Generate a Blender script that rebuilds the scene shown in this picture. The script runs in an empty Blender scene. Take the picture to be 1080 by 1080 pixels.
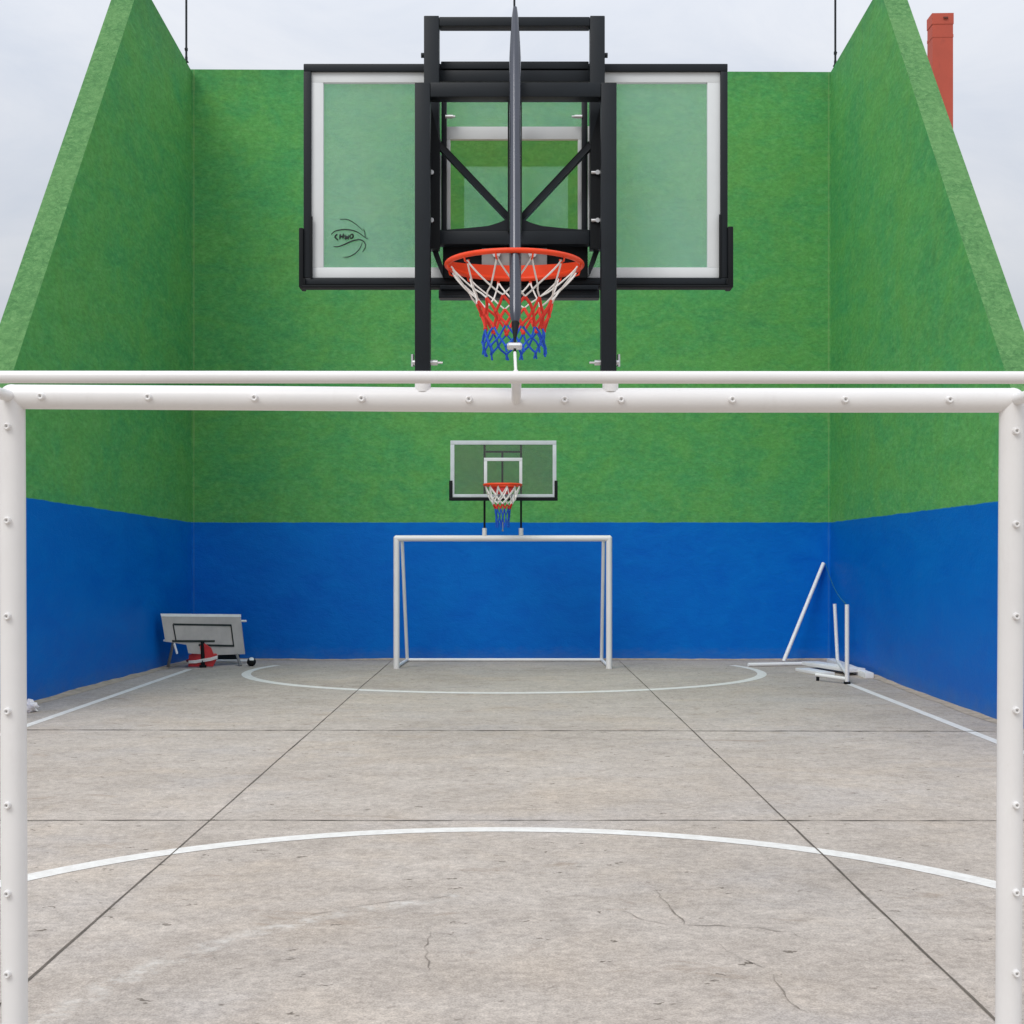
import bpy, bmesh, math, random
from mathutils import Vector, Matrix
random.seed(7)
V = Vector
C = bpy.context.scene.collection
SC = bpy.context.scene
PI = math.pi

# ------------------------------------------------------------------ survey
FPX, CX, HY, HC = 1450.0, 543.0, 587.0, 1.532      # lens (px), principal point, camera height
K = 0.913                                          # distance scale of the near goal and its hoop


def P(px, py, d):
    return V(((px - CX) * d / FPX, d, HC + (HY - py) * d / FPX))


def F(px, py):                                     # a point on the floor
    d = HC * FPX / (py - HY)
    return V(((px - CX) * d / FPX, d, 0.0))


def S(px, d):
    return px * d / FPX


# ------------------------------------------------------------------ materials
def new_mat(name):
    m = bpy.data.materials.new(name)
    m.use_nodes = True
    nt = m.node_tree
    return m, nt, nt.nodes['Principled BSDF']


def node(nt, t, **kw):
    n = nt.nodes.new(t)
    for k, v in kw.items():
        if k.startswith('_'):
            setattr(n, k[1:], v)
        else:
            n.inputs[k.replace('_', ' ')].default_value = v
    return n


def ramp(nt, fac, stops):
    r = nt.nodes.new('ShaderNodeValToRGB')
    e = r.color_ramp.elements
    while len(e) < len(stops):
        e.new(0.5)
    for i, (p, c) in enumerate(stops):
        e[i].position = p
        e[i].color = (c, c, c, 1) if isinstance(c, (int, float)) else (*c, 1)
    nt.links.new(fac, r.inputs[0])
    return r.outputs[0]


def mixc(nt, fac, a, b, mode='MIX'):
    m = nt.nodes.new('ShaderNodeMix')
    m.data_type = 'RGBA'
    m.blend_type = mode
    for sock, v in ((m.inputs[0], fac), (m.inputs[6], a), (m.inputs[7], b)):
        if hasattr(v, 'is_output'):
            nt.links.new(v, sock)
        elif isinstance(v, (int, float)):
            sock.default_value = v
        else:
            sock.default_value = (*v, 1)
    return m.outputs[2]


def math_(nt, op, a, b=0.0, c=None):
    m = nt.nodes.new('ShaderNodeMath')
    m.operation = op
    for i, v in enumerate((a, b, c)):
        if v is None:
            continue
        if hasattr(v, 'is_output'):
            nt.links.new(v, m.inputs[i])
        else:
            m.inputs[i].default_value = v
    return m.outputs[0]


def coords(nt, scale=(1, 1, 1), rot=(0, 0, 0)):
    g = nt.nodes.new('ShaderNodeNewGeometry')
    mp = nt.nodes.new('ShaderNodeMapping')
    mp.inputs['Scale'].default_value = scale
    mp.inputs['Rotation'].default_value = rot
    nt.links.new(g.outputs['Position'], mp.inputs['Vector'])
    return mp.outputs[0]


def noise(nt, vec, scale, detail=4, rough=0.55, dist=0.0):
    n = node(nt, 'ShaderNodeTexNoise', Scale=scale, Detail=detail, Roughness=rough, Distortion=dist)
    nt.links.new(vec, n.inputs['Vector'])
    return n.outputs['Fac']


def bump(nt, bsdf, h, strength, dist=0.01):
    b = node(nt, 'ShaderNodeBump', Strength=strength, Distance=dist)
    nt.links.new(h, b.inputs['Height'])
    nt.links.new(b.outputs[0], bsdf.inputs['Normal'])


def simple(name, col, rough=0.5, metal=0.0, var=0.12, vscale=9.0, bumps=0.0, coat=0.0, grime=None, spec=0.5):
    m, nt, b = new_mat(name)
    v = coords(nt)
    n = noise(nt, v, vscale, 5, 0.6)
    f = ramp(nt, n, [(0.3, 0.0), (0.7, 1.0)])
    c = mixc(nt, f, tuple(x * (1 - var) for x in col), tuple(min(1, x * (1 + var)) for x in col))
    if grime:
        g = noise(nt, coords(nt, (1, 1, 0.35)), 14, 6, 0.7)
        gf = ramp(nt, g, [(0.58, 0.0), (0.78, 1.0)])
        gf = math_(nt, 'MULTIPLY', gf, grime[1])
        c = mixc(nt, gf, c, grime[0])
    nt.links.new(c, b.inputs['Base Color'])
    b.inputs['Metallic'].default_value = metal
    rr = math_(nt, 'MULTIPLY_ADD', n, 0.2, rough - 0.1)
    nt.links.new(rr, b.inputs['Roughness'])
    b.inputs['Coat Weight'].default_value = coat
    b.inputs['Specular IOR Level'].default_value = spec
    if bumps:
        bump(nt, b, noise(nt, v, 180, 3), bumps, 0.002)
    return m


def wall_paint(name, stretch, b0, bslope, corner_x=None, tint=1.0):
    """green over blue, hand-brushed on rough render"""
    m, nt, b = new_mat(name)
    g = nt.nodes.new('ShaderNodeNewGeometry')
    sp = nt.nodes.new('ShaderNodeSeparateXYZ')
    nt.links.new(g.outputs['Position'], sp.inputs[0])
    v = coords(nt, stretch)
    iso = coords(nt)
    big = noise(nt, v, 0.55, 5, 0.6, 0.4)
    mid = noise(nt, v, 2.6, 6, 0.65, 0.6)
    fine = noise(nt, v, 9, 5, 0.72, 0.3)
    grit = noise(nt, iso, 55, 4, 0.7)
    mix1 = math_(nt, 'ADD', math_(nt, 'MULTIPLY', big, 0.45), math_(nt, 'MULTIPLY', mid, 0.55))
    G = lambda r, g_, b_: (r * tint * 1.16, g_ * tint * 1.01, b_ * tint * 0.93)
    green = ramp(nt, mix1, [(0.36, G(0.056, 0.285, 0.105)), (0.46, G(0.070, 0.322, 0.106)),
                            (0.55, G(0.088, 0.342, 0.098)), (0.68, G(0.108, 0.378, 0.116))])
    gl = ramp(nt, fine, [(0.48, 0.0), (0.72, 0.7)])
    green = mixc(nt, gl, green, G(0.128, 0.405, 0.142))
    hue = noise(nt, iso, 0.9, 5, 0.65, 0.7)
    green = mixc(nt, ramp(nt, hue, [(0.50, 0.0), (0.68, 0.42)]), green, G(0.112, 0.325, 0.082))
    green = mixc(nt, ramp(nt, hue, [(0.30, 0.4), (0.46, 0.0)]), green, G(0.052, 0.318, 0.132))
    spk = noise(nt, v, 24, 3, 0.7)
    green = mixc(nt, 0.5, green, ramp(nt, spk, [(0.3, 0.33), (0.7, 0.66)]), 'OVERLAY')
    gd = ramp(nt, noise(nt, v, 5.2, 6, 0.7), [(0.60, 0.0), (0.85, 0.6)])
    green = mixc(nt, gd, green, G(0.050, 0.240, 0.094))
    blue = ramp(nt, mix1, [(0.34, (0.0, 0.110, 0.510)), (0.5, (0.0, 0.134, 0.545)), (0.66, (0.0, 0.158, 0.580))])
    bl = ramp(nt, fine, [(0.56, 0.0), (0.85, 0.5)])
    blue = mixc(nt, bl, blue, (0.0, 0.180, 0.60))
    # scuffs and ball marks low on the wall
    sc = noise(nt, coords(nt, (1, 1, 1.8)), 3.4, 6, 0.75)
    sf = ramp(nt, sc, [(0.64, 0.0), (0.76, 0.14)])
    blue = mixc(nt, sf, blue, (0.10, 0.20, 0.42))
    wob = noise(nt, iso, 3.0, 4, 0.6)
    lim = math_(nt, 'MULTIPLY_ADD', sp.outputs[1], -bslope, b0 + 20.35 * bslope)
    lim = math_(nt, 'ADD', lim, math_(nt, 'MULTIPLY_ADD', wob, 0.03, -0.015))
    band = math_(nt, 'MULTIPLY', math_(nt, 'SUBTRACT', sp.outputs[2], lim), 90)
    band = nt.nodes.new('ShaderNodeClamp').outputs[0] if False else band
    cl = nt.nodes.new('ShaderNodeClamp')
    nt.links.new(math_(nt, 'ADD', band, 0.5), cl.inputs[0])
    col = mixc(nt, cl.outputs[0], blue, green)
    # runs of dirt under the top edge
    top = math_(nt, 'SUBTRACT', 1.0, math_(nt, 'MULTIPLY', math_(nt, 'SUBTRACT', 9.1, sp.outputs[2]), 0.9))
    run = noise(nt, coords(nt, (9, 9, 0.25)), 1.0, 5, 0.7)
    rf = ramp(nt, math_(nt, 'MULTIPLY', run, math_(nt, 'MAXIMUM', top, 0.0)), [(0.15, 0.0), (0.6, 0.4)])
    col = mixc(nt, rf, col, (0.035, 0.085, 0.05))
    foot = math_(nt, 'MAXIMUM', math_(nt, 'MULTIPLY_ADD', sp.outputs[2], -2.8, 1.0), 0.0)
    ff = ramp(nt, math_(nt, 'MULTIPLY', noise(nt, coords(nt, (1, 1, 2)), 4.5, 6, 0.75), foot), [(0.22, 0.0), (0.65, 0.32)])
    col = mixc(nt, ff, col, (0.13, 0.19, 0.29))
    if corner_x is not None:
        for cx in corner_x:
            dx = math_(nt, 'ABSOLUTE', math_(nt, 'SUBTRACT', sp.outputs[0], cx))
            lf = math_(nt, 'LESS_THAN', math_(nt, 'ADD', dx, math_(nt, 'MULTIPLY_ADD', wob, 0.04, -0.02)), 0.012)
            lf = math_(nt, 'MULTIPLY', lf, math_(nt, 'MULTIPLY_ADD', cl.outputs[0], 0.25, 0.06))
            col = mixc(nt, lf, col, (0.27, 0.42, 0.17))
    nt.links.new(col, b.inputs['Base Color'])
    rg = math_(nt, 'MULTIPLY_ADD', cl.outputs[0], 0.30, 0.46)
    rg = math_(nt, 'ADD', rg, math_(nt, 'MULTIPLY_ADD', mid, 0.16, -0.08))
    nt.links.new(rg, b.inputs['Roughness'])
    b.inputs['Specular IOR Level'].default_value = 0.11
    hh = math_(nt, 'ADD', math_(nt, 'MULTIPLY', grit, 0.35), math_(nt, 'ADD', fine, math_(nt, 'MULTIPLY', mid, 1.3)))
    bump(nt, b, hh, 0.30, 0.02)
    return m


def stucco_edge():
    m, nt, b = new_mat('pale_green_stucco')
    iso = coords(nt)
    n = noise(nt, iso, 16, 6, 0.75, 0.5)
    big = noise(nt, iso, 1.6, 4, 0.6)
    c = ramp(nt, n, [(0.34, (0.047, 0.168, 0.047)), (0.5, (0.084, 0.246, 0.072)), (0.68, (0.160, 0.350, 0.122))])
    c = mixc(nt, ramp(nt, big, [(0.4, 0.0), (0.7, 0.5)]), c, (0.15, 0.33, 0.11))
    nt.links.new(c, b.inputs['Base Color'])
    b.inputs['Roughness'].default_value = 0.9
    bump(nt, b, n, 0.8, 0.03)
    return m


def concrete(name):
    m, nt, b = new_mat(name)
    g = nt.nodes.new('ShaderNodeNewGeometry')
    sp = nt.nodes.new('ShaderNodeSeparateXYZ')
    nt.links.new(g.outputs['Position'], sp.inputs[0])
    iso = coords(nt)
    wide = coords(nt, (0.75, 0.95, 1))
    big = noise(nt, wide, 0.5, 6, 0.62, 0.6)
    mid = noise(nt, wide, 2.1, 6, 0.66, 0.4)
    fine = noise(nt, iso, 26, 6, 0.75)
    grit = noise(nt, iso, 110, 3, 0.8)
    t = math_(nt, 'ADD', math_(nt, 'MULTIPLY', big, 0.55), math_(nt, 'MULTIPLY', mid, 0.45))
    c = ramp(nt, t, [(0.34, (0.355, 0.308, 0.264)), (0.47, (0.412, 0.360, 0.313)),
                     (0.56, (0.450, 0.398, 0.350)), (0.68, (0.500, 0.435, 0.374))])
    warm = noise(nt, iso, 0.9, 5, 0.6, 0.5)
    c = mixc(nt, ramp(nt, warm, [(0.5, 0.0), (0.72, 0.5)]), c, (0.475, 0.390, 0.305))
    cool = noise(nt, coords(nt, (0.7, 1.0, 1), (0, 0, 1.1)), 1.2, 5, 0.6)
    c = mixc(nt, ramp(nt, cool, [(0.52, 0.0), (0.75, 0.5)]), c, (0.395, 0.370, 0.360))
    c = mixc(nt, 0.58, c, ramp(nt, fine, [(0.3, 0.27), (0.7, 0.72)]), 'OVERLAY')
    c = mixc(nt, 0.60, c, ramp(nt, grit, [(0.3, 0.24), (0.7, 0.76)]), 'OVERLAY')
    mott = noise(nt, iso, 7.5, 5, 0.7, 0.3)
    c = mixc(nt, 0.45, c, ramp(nt, mott, [(0.34, 0.36), (0.66, 0.62)]), 'OVERLAY')
    # rust-brown smudges
    st = noise(nt, coords(nt, (1.0, 1.7, 1)), 1.35, 7, 0.7, 0.8)
    c = mixc(nt, ramp(nt, st, [(0.595, 0.0), (0.71, 0.5)]), c, (0.235, 0.165, 0.11))
    # pits
    vo = node(nt, 'ShaderNodeTexVoronoi', Scale=8.5, Randomness=1.0)
    wv = nt.nodes.new('ShaderNodeVectorMath')
    wv.operation = 'ADD'
    wn = node(nt, 'ShaderNodeTexNoise', Scale=22.0)
    nt.links.new(iso, wn.inputs['Vector'])
    ws = nt.nodes.new('ShaderNodeVectorMath')
    ws.operation = 'SCALE'
    ws.inputs['Scale'].default_value = 0.10
    nt.links.new(wn.outputs['Color'], ws.inputs[0])
    nt.links.new(coords(nt, (0.6, 1, 1)), wv.inputs[0])
    nt.links.new(ws.outputs[0], wv.inputs[1])
    nt.links.new(wv.outputs[0], vo.inputs['Vector'])
    pit = ramp(nt, vo.outputs['Distance'], [(0.08, 1.0), (0.135, 0.0)])
    pm = ramp(nt, noise(nt, iso, 1.1, 4, 0.6), [(0.42, 0.1), (0.52, 1.0)])
    pit = math_(nt, 'MULTIPLY', pit, pm)
    c = mixc(nt, pit, c, (0.16, 0.135, 0.11))
    # worn-away older arc of paint on the near left
    px = math_(nt, 'SUBTRACT', sp.outputs[0], 0.60)
    py = math_(nt, 'SUBTRACT', sp.outputs[1], 4.20)
    rr = math_(nt, 'SQRT', math_(nt, 'ADD', math_(nt, 'MULTIPLY', px, px), math_(nt, 'MULTIPLY', py, py)))
    rr = math_(nt, 'ADD', rr, math_(nt, 'MULTIPLY_ADD', noise(nt, iso, 5, 5, 0.7), 0.14, -0.07))
    bd = ramp(nt, math_(nt, 'ABSOLUTE', math_(nt, 'SUBTRACT', rr, 2.17)), [(0.02, 1.0), (0.075, 0.0)])
    wear = ramp(nt, noise(nt, iso, 9, 6, 0.8), [(0.46, 0.0), (0.66, 0.7)])
    wl = math_(nt, 'LESS_THAN', sp.outputs[0], -0.25)
    c = mixc(nt, math_(nt, 'MULTIPLY', math_(nt, 'MULTIPLY', bd, wear), wl), c, (0.66, 0.64, 0.60))
    nt.links.new(c, b.inputs['Base Color'])
    b.inputs['Roughness'].default_value = 0.88
    b.inputs['Specular IOR Level'].default_value = 0.3
    hh = math_(nt, 'SUBTRACT', math_(nt, 'ADD', math_(nt, 'MULTIPLY', grit, 0.5), fine), math_(nt, 'MULTIPLY', pit, 1.5))
    bump(nt, b, hh, 0.25, 0.006)
    return m


def line_paint():
    m, nt, b = new_mat('white_court_paint')
    iso = coords(nt)
    n = noise(nt, iso, 14, 7, 0.75)
    c = mixc(nt, ramp(nt, n, [(0.42, 0.35), (0.60, 0.0)]), (0.76, 0.745, 0.71), (0.48, 0.44, 0.40))
    nt.links.new(c, b.inputs['Base Color'])
    b.inputs['Roughness'].default_value = 0.7
    bump(nt, b, noise(nt, iso, 90, 4, 0.7), 0.2, 0.004)
    return m


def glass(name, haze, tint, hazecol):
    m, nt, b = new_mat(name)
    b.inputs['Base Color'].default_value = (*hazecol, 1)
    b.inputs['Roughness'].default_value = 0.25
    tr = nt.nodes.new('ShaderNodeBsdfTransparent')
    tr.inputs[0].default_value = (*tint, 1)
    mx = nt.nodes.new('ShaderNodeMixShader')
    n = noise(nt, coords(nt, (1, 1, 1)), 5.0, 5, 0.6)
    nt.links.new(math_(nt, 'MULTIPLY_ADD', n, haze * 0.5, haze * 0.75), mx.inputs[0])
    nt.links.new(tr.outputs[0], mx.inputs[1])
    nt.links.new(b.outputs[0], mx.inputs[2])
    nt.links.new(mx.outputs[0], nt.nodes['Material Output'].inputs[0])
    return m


M = {}
M['back'] = wall_paint('brushed_rear_wall_paint', (0.85, 1.0, 1.35), 2.037, 0.0, (-4.752, 4.645))
M['left'] = wall_paint('brushed_left_wall_paint', (1.0, 0.42, 1.0), 2.037, 0.0169)
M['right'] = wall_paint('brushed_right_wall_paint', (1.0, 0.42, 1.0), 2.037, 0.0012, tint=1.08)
M['edge'] = stucco_edge()
M['concrete'] = concrete('worn_concrete')
M['earth'] = simple('dusty_ground', (0.30, 0.26, 0.21), 0.9, 0, 0.2, 0.4)
M['line'] = line_paint()
M['joint'] = simple('dirt_filled_joint', (0.11, 0.092, 0.075), 0.95, 0, 0.35, 6)
M['crack'] = simple('hairline_crack', (0.235, 0.20, 0.17), 0.95, 0, 0.4, 9)
M['mortar'] = simple('mortar', (0.41, 0.34, 0.265), 0.95, 0, 0.25, 8, 0.6)
M['white'] = simple('white_goal_enamel', (0.76, 0.745, 0.725), 0.33, 0, 0.03, 3, 0.05, grime=((0.50, 0.46, 0.41), 0.16))
M['whitedull'] = simple('weathered_white_enamel', (0.80, 0.80, 0.79), 0.45, 0, 0.06, 3, grime=((0.42, 0.38, 0.33), 0.3))
M['black'] = simple('black_powder_coat', (0.0062, 0.0098, 0.0135), 0.48, 0, 0.15, 12, 0.12, spec=0.30)
M['blackdeep'] = simple('black_rubber', (0.006, 0.0075, 0.009), 0.65, 0, 0.2, 12, spec=0.2)
M['slate'] = simple('slate_grey_lacquer', (0.038, 0.043, 0.060), 0.26, 0.35, 0.1, 6, coat=0.4)
M['steel'] = simple('zinc_steel', (0.62, 0.62, 0.61), 0.34, 0.8, 0.1, 20)
M['boardwhite'] = simple('white_board_print', (0.70, 0.73, 0.73), 0.4, 0, 0.05, 5)
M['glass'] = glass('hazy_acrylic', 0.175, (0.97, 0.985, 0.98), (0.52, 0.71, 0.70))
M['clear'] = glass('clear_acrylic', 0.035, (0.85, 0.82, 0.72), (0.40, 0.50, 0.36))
M['farglass'] = glass('smoked_acrylic', 0.20, (0.88, 0.88, 0.88), (0.19, 0.20, 0.19))
M['orange'] = simple('orange_red_rim_paint', (0.80, 0.060, 0.012), 0.42, 0, 0.1, 15, spec=0.3)
M['cordw'] = simple('white_cord', (0.80, 0.78, 0.73), 0.85, 0, 0.08, 40)
M['cordr'] = simple('red_cord', (0.70, 0.045, 0.025), 0.85, 0, 0.12, 40)
M['cordb'] = simple('blue_cord', (0.010, 0.085, 0.52), 0.85, 0, 0.2, 40)
M['cordg'] = simple('green_cord', (0.01, 0.13, 0.20), 0.85, 0, 0.2, 40)
M['ink'] = simple('black_ink', (0.012, 0.020, 0.018), 0.7, 0, 0.1, 20)
M['grey'] = simple('grey_weathered_board', (0.46, 0.425, 0.40), 0.6, 0, 0.1, 4, grime=((0.25, 0.22, 0.19), 0.35))
M['greysteel'] = simple('dull_grey_steel', (0.26, 0.25, 0.24), 0.5, 0.3, 0.15, 12)
M['red'] = simple('faded_red_paint', (0.62, 0.035, 0.035), 0.5, 0, 0.15, 10)
M['brick'] = simple('red_brown_tower_paint', (0.50, 0.085, 0.050), 0.7, 0, 0.12, 1.2, 0.3, grime=((0.22, 0.05, 0.04), 0.4))
M['greywhite'] = simple('aged_white_border', (0.56, 0.60, 0.62), 0.45, 0, 0.08, 8)
M['rust'] = simple('rusty_bracket', (0.12, 0.035, 0.025), 0.8)
M['bag'] = simple('white_plastic_bag', (0.78, 0.74, 0.75), 0.35, 0, 0.05, 20)


# ------------------------------------------------------------------ mesh helpers
def smooth_by_angle(me, ang=0.6):
    for p in me.polygons:
        p.use_smooth = True
    try:
        me.set_sharp_from_angle(angle=ang)
    except Exception:
        pass


def wloc(o):
    v = V((0, 0, 0))
    while o is not None:
        v = v + o.location
        o = o.parent
    return v


def obj(name, bm, mats, parent=None, loc=None, smooth=True):
    """links bm (world coordinates) as one mesh object"""
    if not isinstance(mats, (list, tuple)):
        mats = [mats]
    if loc is None:
        if parent is None:
            xs = [v.co for v in bm.verts]
            loc = V((sum(c.x for c in xs) / len(xs), sum(c.y for c in xs) / len(xs), min(c.z for c in xs)))
        else:
            loc = wloc(parent)
    bmesh.ops.recalc_face_normals(bm, faces=bm.faces)
    bm.transform(Matrix.Translation(-V(loc)))
    me = bpy.data.meshes.new(name)
    bm.to_mesh(me)
    bm.free()
    for m in mats:
        me.materials.append(m)
    if smooth:
        smooth_by_angle(me)
    o = bpy.data.objects.new(name, me)
    C.objects.link(o)
    o.location = V(loc) - (wloc(parent) if parent else V((0, 0, 0)))
    o.parent = parent
    return o


def tag(o, label=None, cat=None, group=None, kind=None):
    for k, v in (('label', label), ('category', cat), ('group', group), ('kind', kind)):
        if v:
            o[k] = v
    return o


def thing(name, label, cat, loc, group=None):
    o = bpy.data.objects.new(name, None)
    o.empty_display_size = 0.1
    C.objects.link(o)
    o.location = loc
    return tag(o, label, cat, group)


def frame_of(a, b, up=V((0, 0, 1))):
    z = (b - a).normalized()
    if abs(z.dot(up)) > 0.98:
        up = V((0, 1, 0))
    x = up.cross(z).normalized()
    y = z.cross(x)
    return x, y, z


def tube(bm, a, b, r, seg=20, r2=None, caps=True, mi=0):
    a, b = V(a), V(b)
    x, y, _ = frame_of(a, b)
    r2 = r if r2 is None else r2
    rings = []
    for p, rad in ((a, r), (b, r2)):
        rings.append([bm.verts.new(p + x * math.cos(t) * rad + y * math.sin(t) * rad)
                      for t in (2 * PI * i / seg for i in range(seg))])
    for i in range(seg):
        f = bm.faces.new((rings[0][i], rings[0][(i + 1) % seg], rings[1][(i + 1) % seg], rings[1][i]))
        f.material_index = mi
    if caps:
        bm.faces.new(list(reversed(rings[0]))).material_index = mi
        bm.faces.new(rings[1]).material_index = mi
    return bm


def poly_tube(bm, pts, r, seg=6, mi=0, closed=False, radii=None):
    pts = [V(p) for p in pts]
    n = len(pts)
    rings = []
    px = None
    for i, p in enumerate(pts):
        if closed:
            t = (pts[(i + 1) % n] - pts[i - 1]).normalized()
        else:
            t = (pts[min(i + 1, n - 1)] - pts[max(i - 1, 0)]).normalized()
        if px is None:
            up = V((0, 0, 1)) if abs(t.z) < 0.95 else V((0, 1, 0))
            px = up.cross(t).normalized()
        else:
            px = (px - t * px.dot(t)).normalized()
        y = t.cross(px)
        rad = radii[i] if radii else r
        rings.append([bm.verts.new(p + px * math.cos(2 * PI * k / seg) * rad + y * math.sin(2 * PI * k / seg) * rad)
                      for k in range(seg)])
    for i in range(n if closed else n - 1):
        A, B = rings[i], rings[(i + 1) % n]
        for k in range(seg):
            bm.faces.new((A[k], A[(k + 1) % seg], B[(k + 1) % seg], B[k])).material_index = mi
    if not closed:
        bm.faces.new(list(reversed(rings[0]))).material_index = mi
        bm.faces.new(rings[-1]).material_index = mi
    return bm


def box(bm, lo, hi, bev=0.0, mi=0):
    t = bmesh.new()
    bmesh.ops.create_cube(t, size=1)
    lo, hi = V(lo), V(hi)
    c, s = (lo + hi) / 2, hi - lo
    for v in t.verts:
        v.co = V((c.x + v.co.x * s.x, c.y + v.co.y * s.y, c.z + v.co.z * s.z))
    if bev:
        bmesh.ops.bevel(t, geom=list(t.edges), offset=bev, segments=2, affect='EDGES', profile=0.6)
    merge(bm, t, mi)
    return bm


def merge(bm, t, mi=0):
    mp = {v: bm.verts.new(v.co) for v in t.verts}
    for f in t.faces:
        bm.faces.new([mp[v] for v in f.verts]).material_index = mi
    t.free()


def bar(bm, a, b, w, h, bev=0.003, up=V((0, 0, 1)), mi=0):
    """rectangular bar from a to b; w across, h along up"""
    a, b = V(a), V(b)
    x, y, z = frame_of(a, b, up)
    t = bmesh.new()
    bmesh.ops.create_cube(t, size=1)
    L = (b - a).length
    for v in t.verts:
        v.co = (a + b) / 2 + x * v.co.x * w + y * v.co.y * h + z * v.co.z * L
    if bev:
        bmesh.ops.bevel(t, geom=list(t.edges), offset=bev, segments=2, affect='EDGES', profile=0.6)
    merge(bm, t, mi)
    return bm


def prism(bm, pts, off, mi=0, mi_side=None):
    """polygon pts swept by the vector off"""
    off = V(off)
    a = [bm.verts.new(V(p)) for p in pts]
    b = [bm.verts.new(V(p) + off) for p in pts]
    bm.faces.new(a).material_index = mi
    bm.faces.new(list(reversed(b))).material_index = mi
    n = len(a)
    for i in range(n):
        bm.faces.new((a[i], b[i], b[(i + 1) % n], a[(i + 1) % n])).material_index = mi if mi_side is None else mi_side
    return bm


def ribbon(bm, pts, w, z, mi=0):
    """flat strip on the floor"""
    L = []
    n = len(pts)
    for i, p in enumerate(pts):
        t = V(pts[min(i + 1, n - 1)]) - V(pts[max(i - 1, 0)])
        t = V((t.x, t.y, 0)).normalized()
        nn = V((-t.y, t.x, 0))
        ww = w[i] if isinstance(w, list) else w
        L.append((bm.verts.new(V((p[0], p[1], z)) + nn * ww / 2), bm.verts.new(V((p[0], p[1], z)) - nn * ww / 2)))
    for i in range(n - 1):
        bm.faces.new((L[i][0], L[i][1], L[i + 1][1], L[i + 1][0])).material_index = mi
    return bm


def disc(bm, c, r, axis, h, seg=16, mi=0):
    c, axis = V(c), V(axis).normalized()
    return tube(bm, c, c + axis * h, r, seg, mi=mi)


def sphere(bm, c, r, sx=1, sy=1, sz=1, u=16, v=10, mi=0):
    t = bmesh.new()
    bmesh.ops.create_uvsphere(t, u_segments=u, v_segments=v, radius=r)
    for q in t.verts:
        q.co = V(c) + V((q.co.x * sx, q.co.y * sy, q.co.z * sz))
    merge(bm, t, mi)
    return bm


N = bmesh.new

# ------------------------------------------------------------------ setting: ground, court, markings
bm = N()
bmesh.ops.create_grid(bm, x_segments=8, y_segments=8, size=1500)
bm.transform(Matrix.Translation((0, 0, -0.02)))
tag(obj('ground', bm, M['earth'], loc=(0, 0, -0.02)), 'dusty flat ground outside the court', kind='structure')
bm = N()
vs = [bm.verts.new(p) for p in ((-7.5, -9, 0), (7.5, -9, 0), (7.5, 20.9, 0), (-7.5, 20.9, 0))]
bm.faces.new(vs)
tag(obj('court_floor', bm, M['concrete'], loc=(0, 0, 0)), 'worn beige grey concrete court slab', kind='structure')


def side_line(p, q, ext):
    p, q = V(p), V(q)
    d = (p - q).normalized()
    return [q + (p + d * ext - q) * (i / 12) for i in range(13)]


bm = N()
ribbon(bm, side_line(F(28, 765.5), F(200, 706), 9), 0.088, 0.002)
ribbon(bm, side_line(F(1050, 782), F(892, 720), 9), 0.088, 0.002)
tag(obj('side_lines', bm, M['line'], loc=(0, 0, 0.004)), 'white painted side lines of the court', kind='structure')
# near goal-area arc: through three surveyed points
a, b_, c_ = F(28, 926), F(525, 875), F(1050, 933.5)
ax, ay, bx, by, cx, cy = a.x, a.y, b_.x, b_.y, c_.x, c_.y
dd = 2 * (ax * (by - cy) + bx * (cy - ay) + cx * (ay - by))
ux = ((ax * ax + ay * ay) * (by - cy) + (bx * bx + by * by) * (cy - ay) + (cx * cx + cy * cy) * (ay - by)) / dd
uy = ((ax * ax + ay * ay) * (cx - bx) + (bx * bx + by * by) * (ax - cx) + (cx * cx + cy * cy) * (bx - ax)) / dd
R = math.hypot(ax - ux, ay - uy)
bm = N()
ribbon(bm, [(ux + R * math.cos(t), uy + R * math.sin(t)) for t in (PI * (-0.02 + 1.04 * i / 90) for i in range(91))], 0.125, 0.002)
tag(obj('near_goal_area_arc', bm, M['line'], loc=(0, 0, 0.004)), 'white painted arc in front of the near goal', kind='structure')
bm = N()
pts, ws = [], []
for i in range(101):
    t = PI * (1.0 - 0.11 + 1.0 * 1.22 * i / 100)
    pts.append((-0.14 + 3.40 * math.cos(t), 18.36 + 2.93 * math.sin(t)))
    ws.append(0.11 + 0.07 * max(0.0, -math.sin(t)))
ribbon(bm, pts, ws, 0.002)
tag(obj('far_goal_area_arc', bm, M['line'], loc=(0, 0, 0.004)), 'white painted arc in front of the far goal', kind='structure')


def wobble(p, q, n, amp):
    p, q = V(p), V(q)
    d = (q - p)
    nn = V((-d.y, d.x, 0)).normalized()
    out, w = [], 0
    for i in range(n + 1):
        w = 0.8 * w + random.uniform(-amp, amp)
        out.append(p + d * i / n + nn * w)
    return out


bm = N()
lj0, lj1 = F(30, 1033), F(375, 730)
rj0, rj1 = F(1047.8, 1073.7), F(685.5, 728)
for p, q in ((lj0, lj1), (rj0, rj1)):
    d = (q - p).normalized()
    ribbon(bm, wobble(p - d * 6, p + d * (20.2 - p.y), 90, 0.0022), [0.0095 + random.uniform(-.003, .003) for _ in range(91)], 0.0032)
for y0, y1, w in ((865.5, 865.5, 0.014), (770, 771.5, 0.024)):
    p, q = F(30, y0), F(1050, y1)
    d = (q - p).normalized()
    ribbon(bm, wobble(p - d * (1.6 if y0 > 800 else .45), q + d * (1.6 if y0 > 800 else 0.0), 90, 0.004),
           [w * random.uniform(.35, 1.35) for _ in range(91)], 0.0036)
tag(obj('slab_joints', bm, M['joint'], loc=(0, 0, 0.008)), 'dark dirt filled joints between the concrete slabs', kind='structure')


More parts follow.
